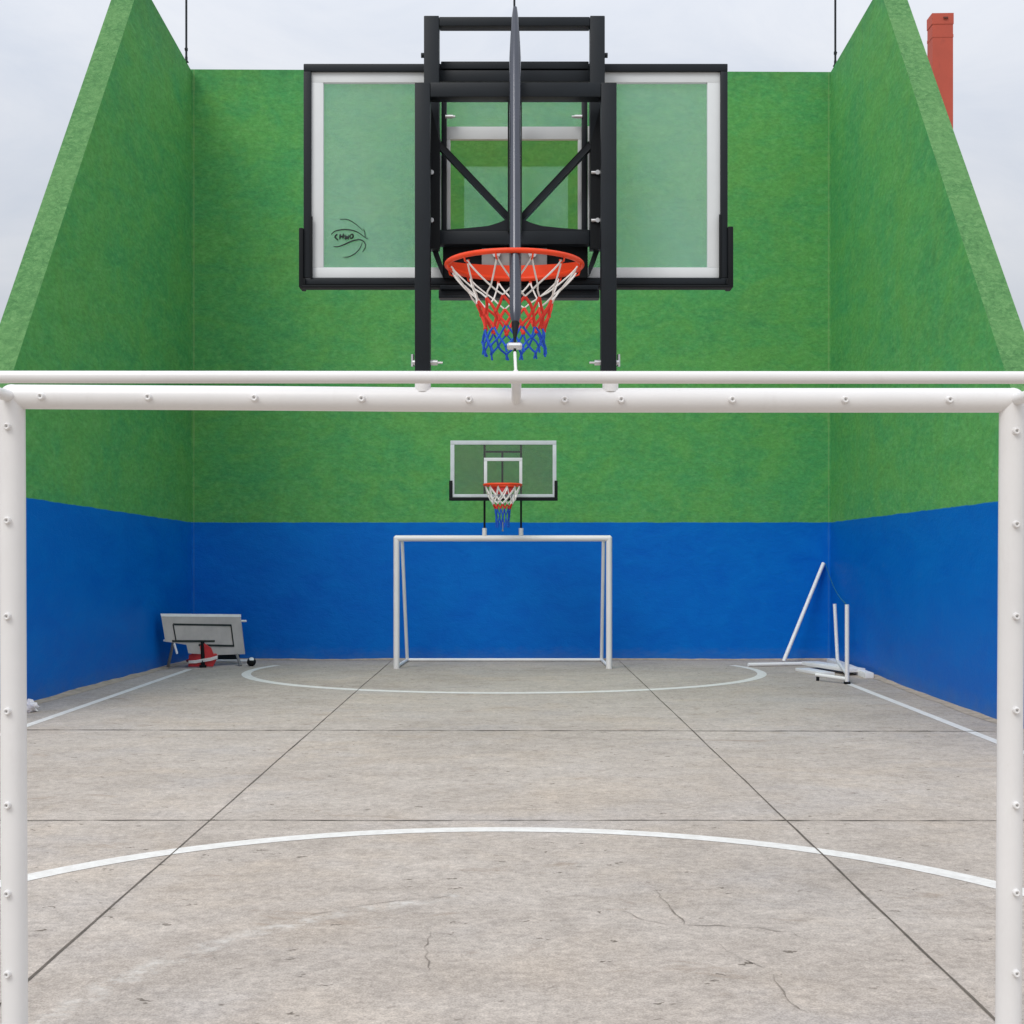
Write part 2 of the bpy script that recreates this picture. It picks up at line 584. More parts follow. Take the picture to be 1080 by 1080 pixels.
def crack(pix, w):
    pts = [F(*p) for p in pix]
    out = []
    for i in range(len(pts) - 1):
        L = (pts[i + 1] - pts[i]).length
        n = max(3, int(L / 0.05))
        for k in range(n):
            p = pts[i].lerp(pts[i + 1], k / n)
            out.append(p + V((random.uniform(-.010, .010), random.uniform(-.012, .012), 0)))
    out.append(pts[-1])
    return out, [max(0.0010, 0.8 * w * random.uniform(0.2, 1.2) * min(1, 4 * i / len(out), 4 * (1 - i / len(out)) + .1)) for i in range(len(out))]


bm = N()
for pix, w in ((((686, 935), (700, 950), (712, 962), (722, 976), (760, 977), (800, 979), (830, 983), (848, 990)), 0.009),
               (((755, 994), (775, 1008), (800, 1018), (815, 1024), (820, 1040), (835, 1058), (850, 1068), (865, 1080)), 0.008),
               (((484, 938), (470, 946), (455, 948)), 0.007), (((455, 983), (449, 1000), (452, 1020), (449, 1030)), 0.008),
               (((300, 975), (330, 964), (375, 957), (420, 950), (470, 944)), 0.006),
               (((648, 955), (670, 968), (705, 976)), 0.006)):
    pts, ws = crack(pix, w)
    i = 0
    while i < len(pts) - 2:                        # a crack shows as broken dashes
        k = random.randint(3, 9)
        seg, sw = pts[i:i + k + 1], ws[i:i + k + 1]
        if len(seg) > 1:
            ribbon(bm, seg, [v * (.35 if q in (0, len(seg) - 1) else 1) for q, v in enumerate(sw)], 0.0032)
        i += k + random.choice((0, 0, 1, 1, 2))
tag(obj('floor_cracks', bm, M['crack'], loc=(0, 0, 0.008)), 'hairline cracks in the concrete slab', kind='structure')

# ------------------------------------------------------------------ the three walls
T = 0.30
XL = lambda d: -4.786 - (20.35 - d) * 0.0449
XR = lambda d: 4.673 - (20.35 - d) * 0.0221
GW = 'painted walls of the handball court'


def wall_end(bmx, prof, xf, out):
    """profile (d,z) in the wall plane, thickened outwards; edge faces get slot 1; the long end edges are subdivided"""
    fr = [V((xf(d), d, z)) for d, z in prof]
    prism(bmx, fr, (out * T, 0, 0), 0, 1)


bm = N()
prof = [(20.35, 0), (20.35, 8.72), (17.98, 9.07), (13.92, 3.42), (11.46, 0)]
wall_end(bm, prof, XL, -1)
wl = tag(obj('court_wall', bm, [M['left'], M['edge']], loc=(XL(20.35), 20.35, 0), smooth=False),
         'left side wall, green over blue, its front edge raking down to the left', 'wall', GW)
bm = N()
prof = [(20.35, 0), (20.35, 8.70), (17.37, 8.72), (12.62, 3.232), (9.82, 0)]
wall_end(bm, prof, XR, 1)
wr = tag(obj('court_wall', bm, [M['right'], M['edge']], loc=(XR(20.35), 20.35, 0), smooth=False),
         'right side wall, green over blue, raking edge beside the red tower', 'wall', GW)
bm = N()
zl, zr = HC + (HY - 73) * 20.35 / FPX, HC + (HY - 76) * 20.35 / FPX
prism(bm, [(-5.08, 20.35, 0), (4.97, 20.35, 0), (4.97, 20.35, zr), (-5.08, 20.35, zl)], (0, 0.3, 0), 0, 1)
wb = tag(obj('court_wall', bm, [M['back'], M['edge']], loc=(0, 20.35, 0), smooth=False),
         'broad rear wall, green over blue, behind the far goal', 'wall', GW)


def skirting(parent, p, q, inward, seed):
    random.seed(seed)
    bmx = N()
    p, q, inward = V(p), V(q), V(inward)
    n = 60
    prev = None
    w, h = 0.08, 0.02
    for i in range(n + 1):
        c = p.lerp(q, i / n)
        w = min(.13, max(.03, w + random.uniform(-.018, .018)))
        h = min(.032, max(.008, h + random.uniform(-.006, .006)))
        cur = [bmx.verts.new(c - inward * .01 + V((0, 0, h))), bmx.verts.new(c + inward * w * .35 + V((0, 0, h * .62))),
               bmx.verts.new(c + inward * w + V((0, 0, .003)))]
        if prev:
            for k in range(2):
                bmx.faces.new((prev[k], prev[k + 1], cur[k + 1], cur[k]))
        prev = cur
    return obj('skirting', bmx, M['mortar'], parent)


skirting(wl, (XL(11.7), 11.7, 0), (XL(20.3), 20.3, 0), (1, 0, 0), 3)
skirting(wr, (XR(10.1), 10.1, 0), (XR(20.3), 20.3, 0), (-1, 0, 0), 4)
skirting(wb, (-4.75, 20.35, 0), (4.64, 20.35, 0), (0, -0.55, 0), 5)
random.seed(11)

# ------------------------------------------------------------------ thin poles on the walls, red tower
GP = 'thin net poles on the wall tops'


def net_pole(px, d, x, z0, label, lean=0.0):
    t = thing('net_pole', label, 'pole', (x, d, z0), GP)
    b1 = N()
    tube(b1, (x, d, z0), (x + lean, d, z0 + 4.2), 0.016, 10)
    obj('pole', b1, M['black'], t)
    b1 = N()
    box(b1, (x - .03, d - .03, z0), (x + .03, d + .03, z0 + .015), .004)
    tube(b1, (x, d, z0 + .015), (x, d, z0 + .08), .020, 10)
    obj('base_plate', b1, M['black'], t)
    b1 = N()
    tube(b1, (x - .022, d - .02, z0 + .19), (x + .022, d - .02, z0 + .19), .008, 8)
    tube(b1, (x, d, z0 + .17), (x, d, z0 + .21), .023, 10)
    obj('clamp', b1, M['black'], t)
    return t


net_pole(197, 20.1, (196.5 - CX) * 20.1 / FPX, 8.757, 'thin dark pole on the wall top at the left corner')
net_pole(881, 20.1, (881 - CX) * 20.1 / FPX, 8.702, 'thin dark pole on the wall top at the right corner')
net_pole(541, 20.5, (542.5 - CX) * 20.5 / FPX, (zl + zr) / 2, 'thin dark pole on the rear wall top behind the near backboard')

dt = 24.0
tw = thing('red_tower', 'slender red tower rising behind the right side wall', 'tower', (P(992, 500, dt).x, dt, 0))
x0, x1 = P(983.5, 0, dt).x, P(1005, 0, dt).x
# a rotated square shaft: broad face towards the court, narrow face to the left
ztop = P(0, 14, dt).z
corner = V((x0, dt, 0))
ang = math.radians(-2)
wv = V((math.cos(ang), math.sin(ang), 0)) * (x1 - x0)
dv = V((0, 0.30, 0))
xb = N()
prism(xb, [corner, corner + wv, corner + wv + dv, corner + dv], (0, 0, ztop - 0.42))
obj('shaft', xb, M['brick'], tw)
xb = N()
cc = corner + (wv + dv) / 2
for k, (e, z0, z1) in enumerate(((1.03, ztop - .42, ztop - .37), (1.0, ztop - .37, ztop - .19), (1.05, ztop - .19, ztop))):
    q = [cc + (p - cc) * e + V((0, 0, z0 - p.z + (0.0 if True else 0))) for p in (corner, corner + wv, corner + wv + dv, corner + dv)]
    q = [V((p.x, p.y, z0)) for p in q]
    prism(xb, q, (0, 0, z1 - z0))
obj('cap', xb, M['brick'], tw)
xb = N()
hp = corner + wv * .62
prism(xb, [V((hp.x - .04, hp.y - .02, ztop - .10)), V((hp.x + .04, hp.y - .02, ztop - .10)),
           V((hp.x + .04, hp.y - .02, ztop - .075)), V((hp.x - .04, hp.y - .02, ztop - .075))], (0, -0.015, 0))
obj('vent', xb, M['rust'], tw)

# ------------------------------------------------------------------ near goal
GG = 'white football goals'
D1 = 4.71 * K
goal = thing('football_goal', 'near white goal whose frame surrounds the whole view', 'goal', (0, D1, 0), GG)
rb, rp = S(12.9, D1), S(13.2, D1)
cl_, cr_ = P(13, 418.5, D1), P(1067.5, 422.3, D1)
bm = N()
cm_ = P(540, 422.2, D1)
poly_tube(bm, [cl_, cl_.lerp(cm_, .5) + V((0, 0, .0008)), cm_, cm_.lerp(cr_, .5), cr_], rb, 40)
sphere(bm, cl_, rb * 1.02, u=24, v=16)
sphere(bm, cr_, rb * 1.02, u=24, v=16)
obj('crossbar', bm, M['white'], goal)
PL0, PL1 = P(13, 421, D1), V(((15.8 - CX) * D1 / FPX, D1, 0))
PR0, PR1 = P(1067.5, 425, D1), V(((1063.3 - CX) * D1 / FPX, D1, 0))
for a, b_ in ((PL0, PL1), (PR0, PR1)):
    bm = N()
    tube(bm, a, b_, rp, 40)
    tube(bm, V((b_.x, b_.y, 0.012)), V((b_.x, b_.y, 0.0)), rp * 1.6, 24)
    obj('post', bm, M['white'], goal)
# back bar near the camera, held by stays from the crossbar
D0 = 4.71 * K / 1.139
rk = S(6.6, D0)
BL, BR = P(-66, 397.6, D0), P(1154, 398.3, D0)
bm = N()
tube(bm, BL, BR, rk, 28)
obj('back_bar', bm, M['white'], goal)
for a, b_ in ((cl_, BL), (cr_, BR)):
    bm = N()
    tube(bm, a, b_, rk * 1.05, 24)
    sphere(bm, b_, rk * 1.06, u=16, v=12)
    obj('top_stay', bm, M['white'], goal)
    bm = N()
    s = -1 if b_.x < 0 else 1
    ft = V((b_.x + s * .02, D1 - 1.30, rk))
    tube(bm, b_, ft, rk * .95, 24)
    obj('back_leg', bm, M['white'], goal)
    bm = N()
    tube(bm, V((ft.x, ft.y, rk)), V((PL1.x if s < 0 else PR1.x, D1, rk)), rk * .9, 20)
    obj('ground_rail', bm, M['white'], goal)
bm = N()
xa = P(544.5, 398, D0).x
tube(bm, V((xa, D0, P(0, 398, D0).z)), V((P(544.5, 421, D1).x, D1 - rb * .6, P(0, 423, D1).z)), S(5.6, D0), 24)
obj('middle_stay', bm, M['white'], goal)
for px in (446.2, 643.5):
    x, = (P(px, 0, D1).x,)
    bm = N()
    ds = D1 - .010
    z0, z1 = P(0, 412.6, D1 - .03).z, P(0, 395, D1).z
    tube(bm, V((x, ds, z0)), V((x, ds, z1)), S(8.4, D1), 28)
    obj('sleeve', bm, M['white'], goal)

hook_proto = None


def net_hook(c, parent):
    global hook_proto
    if hook_proto is None:
        t = N()
        tube(t, (0, 0, 0), (0, -.012, 0), .0125, 16, .010)
        poly_tube(t, [(.0075 * math.cos(q * PI / 8), -.0125, .0075 * math.sin(q * PI / 8)) for q in range(16)], .0030, 8, closed=True)
        tube(t, (0, -.0122, 0), (0, -.0128, 0), .0026, 12, mi=1)
        t.transform(Matrix.Translation(V(c)))
        hook_proto = obj('net_hook', t, [M['white'], M['greysteel']], parent, loc=c)
    else:
        o = hook_proto.copy()
        C.objects.link(o)
        o.parent = parent
        o.location = V(c) - wloc(parent)


for px in (48, 160, 271, 383, 495, 595, 654, 770, 888, 997):
    p = P(px, 421, D1)
    f = (px - 13) / 1054
    zc = cl_.z + (cm_.z - cl_.z) * min(1, f * 2)
    net_hook((p.x, D1 - rb * .97, zc - .003), goal)
for px, ys in ((8.5, (450, 549, 650, 750, 849, 942, 1027)), (1071, (455, 553, 650, 749, 849, 941, 1026))):
    for py in ys:
        p = P(px, py, D1 - rp * .9)
        net_hook((p.x, D1 - rp * .94, p.z), goal)

# ------------------------------------------------------------------ near hoop, standing in the goal's sleeves
GH = 'basketball hoops above the goals'
hoop = thing('basketball_hoop', 'near black framed basketball hoop standing on the near goal', 'hoop', (0, D1, P(0, 389, D1).z), GH)
W17 = S(16.4, D1)


def rect(bmx, x0, y0, x1, y1, d0, d1, bev=0.003, mi=0):
    """a box whose front face fills the surveyed rectangle at distance d0"""
    p, q = P(x0, y1, d0), P(x1, y0, d0)
    box(bmx, (p.x, d0, p.z), (q.x, d1, q.z), bev, mi)


for x0, x1 in ((437.4, 453.6), (634, 650.4)):
    bm = N()
    rect(bm, x0, 86.8, x1, 392, D1 - .028, D1 + .028)
    obj('post', bm, M['black'], hoop)
bm = N()
rect(bm, 453.8, 86.8, 633.8, 102, D1 - .0275, D1 + .0275)
obj('top_bar', bm, M['black'], hoop)
# upper frame, a little farther back
DU = 4.80 * K
for x0, x1 in ((447, 463), (622.3, 638)):
    bm = N()
    rect(bm, x0, 16.3, x1, 262, DU, DU + .05)
    s = 1 if x0 > 500 else -1
    xx = P(x1 if s > 0 else x0, 0, DU).x
    tube(bm, (xx, DU + .02, P(0, 56, DU).z), (xx + s * .010, DU + .02, P(0, 56, DU).z), .008, 10)
    obj('upright', bm, M['black'], hoop)
bm = N()
rect(bm, 463.2, 17.5, 622.1, 27.2, DU + .002, DU + .048)
obj('upper_bar', bm, M['black'], hoop)
bm = N()
rect(bm, 463.2, 243.5, 622.1, 257.5, DU + .002, DU + .048)
obj('lower_bar', bm, M['black'], hoop)
# side plates tapering to the top
for s in (-1, 1):
    bm = N()
    e0, e1 = (453.0, 464.0) if s < 0 else (634.6, 623.0)
    dq = 4.76 * K
    prism(bm, [P(e0, 106, dq), P(e1, 150, dq), P(e1, 262, dq), P(e0, 262, dq)], (0, .012, 0))
    obj('side_plate', bm, M['blackdeep'], hoop)
    for py in (182, 232.5):
        bm = N()
        c = P(455.3 if s < 0 else 630.3, py, dq - .004)
        disc(bm, c, .0075, (0, -1, 0), .006, 10)
        if s > 0:
            tube(bm, c + V((-.006, 0, 0)), c + V((-.02, .0, 0)), .005, 8)
        obj('bolt', bm, M['steel'], hoop)
    # parallel arms back to the board
    bm = N()
    za = P(0, 100, DU).z
    ex = P(459 if s < 0 else 629, 0, DU).x
    bar(bm, (ex, DU + .03, za - .03), (ex, 4.90 * K, za - .12), .02, .045)
    obj('arm', bm, M['black'], hoop)
# diagonal braces
DBr = 4.82 * K
for s in (-1, 1):
    top = P(463, 153, DBr - .03) if s < 0 else P(623, 153, DBr - .03)
    bot = P(538, 232, DBr + .02) if s < 0 else P(549, 232, DBr + .02)
    bm = N()
    bar(bm, top, bot, .020, S(8.4, DBr), .003, up=V((0.7 * s, 0, .7)))
    obj('brace', bm, M['black'], hoop)
    bm = N()
    pts = [(464, 242.5), (492, 240.6), (515, 238.2), (527, 234.5), (536, 230.2), (536, 243.5), (464, 243.5)]
    if s > 0:
        pts = [(1086 - x, y) for x, y in pts]
    prism(bm, [P(x, y, DU + .012) for x, y in pts], (0, .02, 0))
    obj('gusset', bm, M['black'], hoop)
bm = N()
rect(bm, 535.5, 102, 550.5, 244, 4.785 * K, 4.785 * K + .03)
obj('centre_post', bm, M['blackdeep'], hoop)
# cross members behind, seen just above the front bar
bm = N()
rect(bm, 465, 64.5, 621, 72.5, 4.86 * K, 4.86 * K + .03)
rect(bm, 463.5, 74, 621.5, 86, 4.855 * K, 4.855 * K + .035)
obj('head_box', bm, M['black'], hoop)

# board
DB = 4.90 * K
board = None
bm = N()
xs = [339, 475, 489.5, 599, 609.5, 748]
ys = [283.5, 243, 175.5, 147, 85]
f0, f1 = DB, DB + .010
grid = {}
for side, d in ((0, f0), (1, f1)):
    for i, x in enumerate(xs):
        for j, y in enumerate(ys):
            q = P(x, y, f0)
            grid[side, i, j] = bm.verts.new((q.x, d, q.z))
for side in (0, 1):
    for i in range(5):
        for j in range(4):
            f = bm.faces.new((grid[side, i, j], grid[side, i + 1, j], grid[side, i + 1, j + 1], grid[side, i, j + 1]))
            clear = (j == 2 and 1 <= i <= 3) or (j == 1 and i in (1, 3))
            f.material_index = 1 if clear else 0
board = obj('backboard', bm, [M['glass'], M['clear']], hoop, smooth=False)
bm = N()
fw = .035
for r in ((320, 67, 767.6, 75), (320, 293, 767.6, 300)):
    rect(bm, *r, DB - .016, DB + fw)
for r in ((320, 75.1, 328, 292.9), (760, 75.1, 767.6, 292.9)):
    rect(bm, *r, DB - .016, DB + fw)
obj('frame', bm, M['black'], board)
bm = N()
for r in ((328.1, 75.2, 759.9, 86.8), (328.1, 282, 759.9, 292.9)):
    rect(bm, *r, DB - .004, DB + .014, .0008)
for r in ((328.1, 86.9, 341, 281.9), (746.2, 86.9, 759.9, 281.9)):
    rect(bm, *r, DB - .004, DB + .014, .0008)
obj('border', bm, M['boardwhite'], board)
bm = N()
rect(bm, 471, 133.5, 613.5, 146.8, DB - .004, DB + .013, .0008)
for r in ((471, 147, 475, 243), (609.5, 147, 613.5, 243)):
    rect(bm, *r, DB - .004, DB + .013, .0008)
obj('target_square', bm, M['boardwhite'], board)
# rails behind the glass, with the pale edge strip
for r in ((465.5, 104, 471, 244), (613.6, 104, 619.5, 244)):
    bm = N()
    rect(bm, *r, DB - .03, DB - .006)
    obj('rail', bm, M['black'], board)
for r in ((463, 163, 465.2, 243), (619.8, 133, 622, 243)):
    bm = N()
    rect(bm, *r, DB - .026, DB - .010, .0005)
    obj('edge_strip', bm, M['boardwhite'], board)
for x0, x1 in ((471, 480), (603, 613)):
    bm = N()
    c0, c1 = P(x0, 123, DB - .03), P(x1, 123, DB - .03)
    tube(bm, c0, c1, .0035, 10)
    m_ = c0.lerp(c1, .3 if x0 < 500 else .7)
    tube(bm, m_ - V((.012, 0, 0)), m_ + V((.012, 0, 0)), .006, 10)
    obj('bolt', bm, M['steel'], board)
# rubber padding along the bottom edge and corners
bm = N()
rect(bm, 316, 300.1, 772, 303.2, DB - .026, DB + .02, .004)
for r in ((315, 240, 319.8, 303.1), (767.9, 238.5, 773.6, 303.1)):
    rect(bm, *r, DB - .026, DB + .045, .004)
for r in ((327, 228, 329.6, 293), (758.4, 226, 761, 293)):
    rect(bm, *r, DB - .020, DB - .0165, .001)
for r in ((315.5, 293.2, 322, 300), (766, 293.2, 773.4, 300)):
    rect(bm, *r, DB - .024, DB - .017, .002)
obj('padding', bm, M['blackdeep'], board)
# emblem: drawn ball lines and lettering
bm = N()


def ink(pts, w, smooth_n=6):
    Q = [P(320 + x / 10.8, 210 + y / 10.8, DB - .0025) for x, y in pts]
    out = []
    n = len(Q)
    for i in range(n - 1):
        p0, p1, p2, p3 = Q[max(i - 1, 0)], Q[i], Q[i + 1], Q[min(i + 2, n - 1)]
        for k in range(smooth_n):
            t = k / smooth_n
            out.append(0.5 * ((2 * p1) + (p2 - p0) * t + (2 * p0 - 5 * p1 + 4 * p2 - p3) * t * t + (3 * p1 - p0 - 3 * p2 + p3) * t ** 3))
    out.append(Q[-1])
    m = len(out)
    poly_tube(bm, out, w, 6, radii=[w * (0.45 + 0.55 * math.sin(PI * (0.08 + 0.86 * i / (m - 1)))) for i in range(m)])


for pts, w in (([(415, 232), (480, 228), (540, 248), (610, 295), (680, 360)], .0016),
               ([(318, 402), (360, 365), (450, 347), (540, 352), (620, 378), (692, 428)], .0022),
               ([(685, 335), (700, 385), (704, 440)], .0016), ([(690, 425), (712, 442), (740, 452)], .0013),
               ([(345, 540), (400, 540), (480, 510), (560, 475), (640, 462), (690, 485), (710, 528)], .0024),
               ([(450, 660), (510, 658), (580, 625), (640, 565), (670, 495)], .0018),
               ([(708, 515), (702, 555), (672, 604)], .0015)):
    ink(pts, w)
for pts in ([(388, 398), (360, 430), (396, 468)], [(420, 398), (415, 456)], [(456, 393), (450, 450)], [(417, 430), (453, 422)],
            [(474, 408), (482, 455), (496, 418)], [(496, 418), (506, 456), (520, 408)],
            [(534, 412), (558, 399), (567, 425), (548, 446), (533, 436), (534, 412)]):
    ink(pts, .0030, 4)
obj('emblem', bm, M['ink'], board)
# black mounting box behind the rim and the lower bracket
bm = N()
rect(bm, 467, 259, 620, 293, DB - .045, DB - .018, .004)
obj('mounting_plate', bm, M['blackdeep'], hoop)
bm = N()
rect(bm, 462.5, 305.4, 632.5, 314.2, DB - .03, DB + .02, .004)
rect(bm, 464, 300.5, 631, 305, DB - .044, DB - .028, .002)
rect(bm, 462.5, 311.5, 632.5, 314.2, DB - .036, DB - .031, .001)
obj('lower_bracket', bm, M['black'], hoop)
for s in (-1, 1):
    bm = N()
    px = [(455, 262), (460, 276), (467, 292), (467, 280), (461, 262)]
    if s > 0:
        px = [(1088 - x, y) for x, y in px]
    prism(bm, [P(x, y, DB - .05) for x, y in px], (0, .02, 0))
    obj('side_bracket', bm, M['black'], hoop)


def build_rim(parent, c, r, tr, band_h, plate, mats, far):
    bmx = N()
    poly_tube(bmx, [c + V((math.cos(2 * PI * i / 64) * r, math.sin(2 * PI * i / 64) * r, 0)) for i in range(64)], tr, 12, closed=True)
    rim = obj('rim', bmx, M['orange'], parent)
    bmx = N()
    n = 28
    lo, hi = [], []
    for i in range(n + 1):
        t = PI / 2 + math.radians(78) * (2 * i / n - 1)
        e = abs(2 * i / n - 1)
        h = band_h * (1 - 0.5 * e ** 2)
        for rad, L in ((r - .003, lo), (r + .003, hi)):
            q = c + V((math.cos(t) * rad, math.sin(t) * rad, 0))
            L.append((bmx.verts.new(q + V((0, 0, -.004))), bmx.verts.new(q + V((0, 0, h)))))
    for L in (lo, hi):
        for i in range(n):
            bmx.faces.new((L[i][0], L[i + 1][0], L[i + 1][1], L[i][1]))
    for i in range(n):
        bmx.faces.new((lo[i][1], lo[i + 1][1], hi[i + 1][1], hi[i][1]))
        bmx.faces.new((lo[i][0], hi[i][0], hi[i + 1][0], lo[i + 1][0]))
    obj('flange', bmx, M['orange'], rim)
    bmx = N()
    yb = c.y + r
    hb = .10 if not far else .03
    box(bmx, (c.x - plate, yb + .004, c.z - (.0 if not far else .03)), (c.x + plate, yb + .016, c.z + hb), .003)
    obj('bracket', bmx, M['greysteel'] if not far else M['orange'], rim)
    for sx in (-1, 1):
        bmx = N()
        disc(bmx, (c.x + sx * plate * .55, yb + .004, c.z + hb * .8), .014 if not far else .008, (0, -1, 0), .014, 8)
        obj('bolt', bmx, M['steel'], rim)
    for i in range(12):
        t = 2 * PI * (i + .5) / 12
        u = V((math.cos(t), math.sin(t), 0))
        bmx = N()
        p = c + u * r
        poly_tube(bmx, [p + V((0, 0, -tr * .6)) + u * .004, p + V((0, 0, -tr - .010)), p + V((0, 0, -tr - .014)) - u * .010, p + V((0, 0, -tr - .004)) - u * .016], .0028, 6)
        obj('net_loop', bmx, M['orange'], rim)
    return rim


def build_net(parent, c, levels, rs, jit):
    """levels: (z drop, radius, material slot of the strands below)"""
    bmx = N()
    n = 12
    knots = []
    for k, (z, r, mi) in enumerate(levels):
        off = .5 if k % 2 == 0 else 0.0
        row = []
        for i in range(n):
            t = 2 * PI * (i + off) / n + (random.uniform(-jit, jit) if k else 0)
            rr = r * (1 + (random.uniform(-jit, jit) if k else 0))
            row.append(c + V((math.cos(t) * rr, math.sin(t) * rr, -z + (random.uniform(-jit, jit) * .06 if k else 0))))
        knots.append(row)
    for k in range(len(levels) - 1):
        mi = levels[k][2]
        for i in range(n):
            for j in ((i, (i + 1) % n) if k % 2 == 0 else (i, (i - 1) % n)):
                a, b2 = knots[k][i], knots[k + 1][j]
                u = V((a.x - c.x, a.y - c.y, 0))
                u = u.normalized() if u.length > 0 else u
                mid = a.lerp(b2, .5) + (V((0, 0, -.010)) - u * .012 if k == 0 else V((random.uniform(-.004, .004), random.uniform(-.004, .004), 0)))
                pts = [a, a.lerp(mid, .55) , mid, mid.lerp(b2, .55), b2]
                if k == 0:   # long white loops rounding at the knot
                    pts = []
                    for q in range(7):
                        s_ = q / 6
                        p = a.lerp(b2, s_ ** 0.9)
                        # strand hangs steep first, then swings sideways to its knot
                        hx = a.lerp(b2, s_ ** 1.15)
                        pts.append(V((hx.x, hx.y, a.z + (b2.z - a.z) * (s_ ** 0.96))))
                poly_tube(bmx, pts, rs[mi], 6, mi=mi)
        for p in knots[k + 1]:
            sphere(bmx, p, rs[mi] * 1.5, u=8, v=6, mi=levels[min(k, len(levels) - 2)][2])
    # frayed ends
    mi = levels[-2][2]
    for p in knots[-1]:
        for q in range(2):
            poly_tube(bmx, [p, p + V((random.uniform(-.008, .008), random.uniform(-.008, .008), -.018))], rs[mi] * .9, 6, mi=mi)
    return obj('net', bmx, [M['cordw'], M['cordr'], M['cordb']], parent)


RC = P(542.5, 0, 4.60 * K)
rimz = P(0, 263.6, 4.37 * K).z
rc = V((RC.x, 4.60 * K, rimz))
rr_ = S(71, 4.60 * K)
build_rim(hoop, rc, rr_, S(2.9, 4.5 * K), S(14, 4.83 * K), .105, None, False)
zz = lambda y: rimz - P(0, y, 4.60 * K).z
px_ = lambda w: S(w, 4.60 * K)
build_net(hoop, rc, [(.014, px_(68), 0), (zz(308), px_(47), 0), (zz(319), px_(40), 1), (zz(333), px_(35.5), 1), (zz(347), px_(32), 2),
                     (zz(360), px_(32), 2), (zz(369), px_(34), 2)], (.0027, .0046, .0033), .05)

# slate lever running from the upper bar down to the back bar
lv = thing('tension_lever', 'slate grey lever bar hanging upright before the near backboard', 'lever',
           (0, D0 + .1, P(0, 392, D0 + .1).z))
ta, tb = P(543.2, 8, 4.745 * K), P(543.6, 343, 4.30 * K)
bm = N()
n = 40
pts, rad = [], []
for i in range(n + 1):
    t = i / n
    pts.append(ta.lerp(tb, t))
    rw = S(6.2, (4.745 - .445 * t) * K)
    e0, e1 = min(1, t / .17), min(1, (1 - t) / .035)
    rad.append(rw * (0.34 + .66 * e0 ** .7) * (0.45 + .55 * math.sqrt(e1)))
poly_tube(bm, pts, .01, 20, radii=rad)
obj('bar', bm, M['slate'], lv)
bm = N()
tc = P(543, 357, 4.27 * K)
tube(bm, tb + V((0, 0, .006)), tc, S(4.4, 4.3 * K), 16, S(1.6, 4.3 * K))
tube(bm, tc, P(543, 374, 4.25 * K), S(1.5, 4.3 * K), 12)
obj('tip', bm, M['blackdeep'], lv)
bm = N()
c0, c1 = P(534.8, 365, 4.26 * K), P(550.6, 365, 4.26 * K)
poly_tube(bm, [c0, c0.lerp(c1, .12), c0.lerp(c1, .88), c1], .01, 16, radii=[S(2.4, 4.26 * K), S(3.9, 4.26 * K), S(3.9, 4.26 * K), S(2.4, 4.26 * K)])
obj('clamp', bm, M['steel'], lv)
bm = N()
tube(bm, P(543, 372, 4.25 * K), P(544, 393, D0), S(1.7, D0), 10)
tube(bm, P(544, 390, D0), P(544, 393.5, D0), S(2, D0), 12, S(4, D0))
obj('rod', bm, M['white'], lv)
# sleeve clamping bolts
for px, s in ((445.5, -1), (642.5, 1)):
    q = D1 + .0
    bm = N()
    zc = P(0, 382.5, q).z
    xo, xi = (P(435.2, 0, q).x, P(461.5, 0, q).x) if s < 0 else (P(652.5, 0, q).x, P(627, 0, q).x)
    tube(bm, (xo, q, zc), (xi, q, zc), S(2.9, q), 12)
    tube(bm, (xi, q, zc), (xi + (.016 if s < 0 else -.016), q, zc), S(1.2, q), 10)
    tube(bm, (xo, q, zc - .012), (xo, q, zc + .026), S(1.6, q), 10)
    obj('clamp_bolt', bm, M['steel'], hoop)

# ------------------------------------------------------------------ far goal and its hoop
D2 = 18.8
g2 = thing('football_goal', 'small white goal standing against the blue rear wall', 'goal', (P(530.5, 0, D2).x, D2, 0), GG)
rr2 = S(3.2, D2)
a, b_ = P(418.2, 567.8, D2), P(642.4, 567.8, D2)
bm = N()
tube(bm, a, b_, rr2, 20)
sphere(bm, a, rr2 * 1.02)
sphere(bm, b_, rr2 * 1.02)
obj('crossbar', bm, M['white'], g2)
for p in (a, b_):
    bm = N()
    tube(bm, p, V((p.x, D2, 0)), rr2, 20)
    obj('post', bm, M['white'], g2)
yb = 20.08
fl, fr = P(429.5, 697.5, yb), P(634.5, 697.5, yb)
fl.z = fr.z = 0.025
for p, q in ((a, fl), (b_, fr)):
    s = 1 if p is a else -1
    top = V((P(424 if p is a else 636.5, 0, D2 + .65).x, D2 + .65, p.z - .01))
    bm = N()
    tube(bm, top, q, S(1.9, D2), 14)
    sphere(bm, top, S(1.95, D2))
    obj('back_leg', bm, M['whitedull'], g2)
    bm = N()
    tube(bm, p, top, S(1.8, D2), 14)
    obj('top_stay', bm, M['whitedull'], g2)
    bm = N()
    tube(bm, q, V((p.x, D2, .025)), .022, 14)
    obj('ground_rail', bm, M['whitedull'], g2)
bm = N()
mid = fl.lerp(fr, .5) + V((0, 0, -.0))
poly_tube(bm, [fl, fl.lerp(fr, .3), mid, fl.lerp(fr, .7), fr], .022, 12)
obj('back_rail', bm, M['whitedull'], g2)
for px in (511, 549.5):
    bm = N()
    x = P(px, 0, D2).x
    tube(bm, (x, D2, P(0, 566, D2).z), (x, D2, P(0, 557, D2).z), S(2.4, D2), 16)
    obj('sleeve', bm, M['white'], g2)

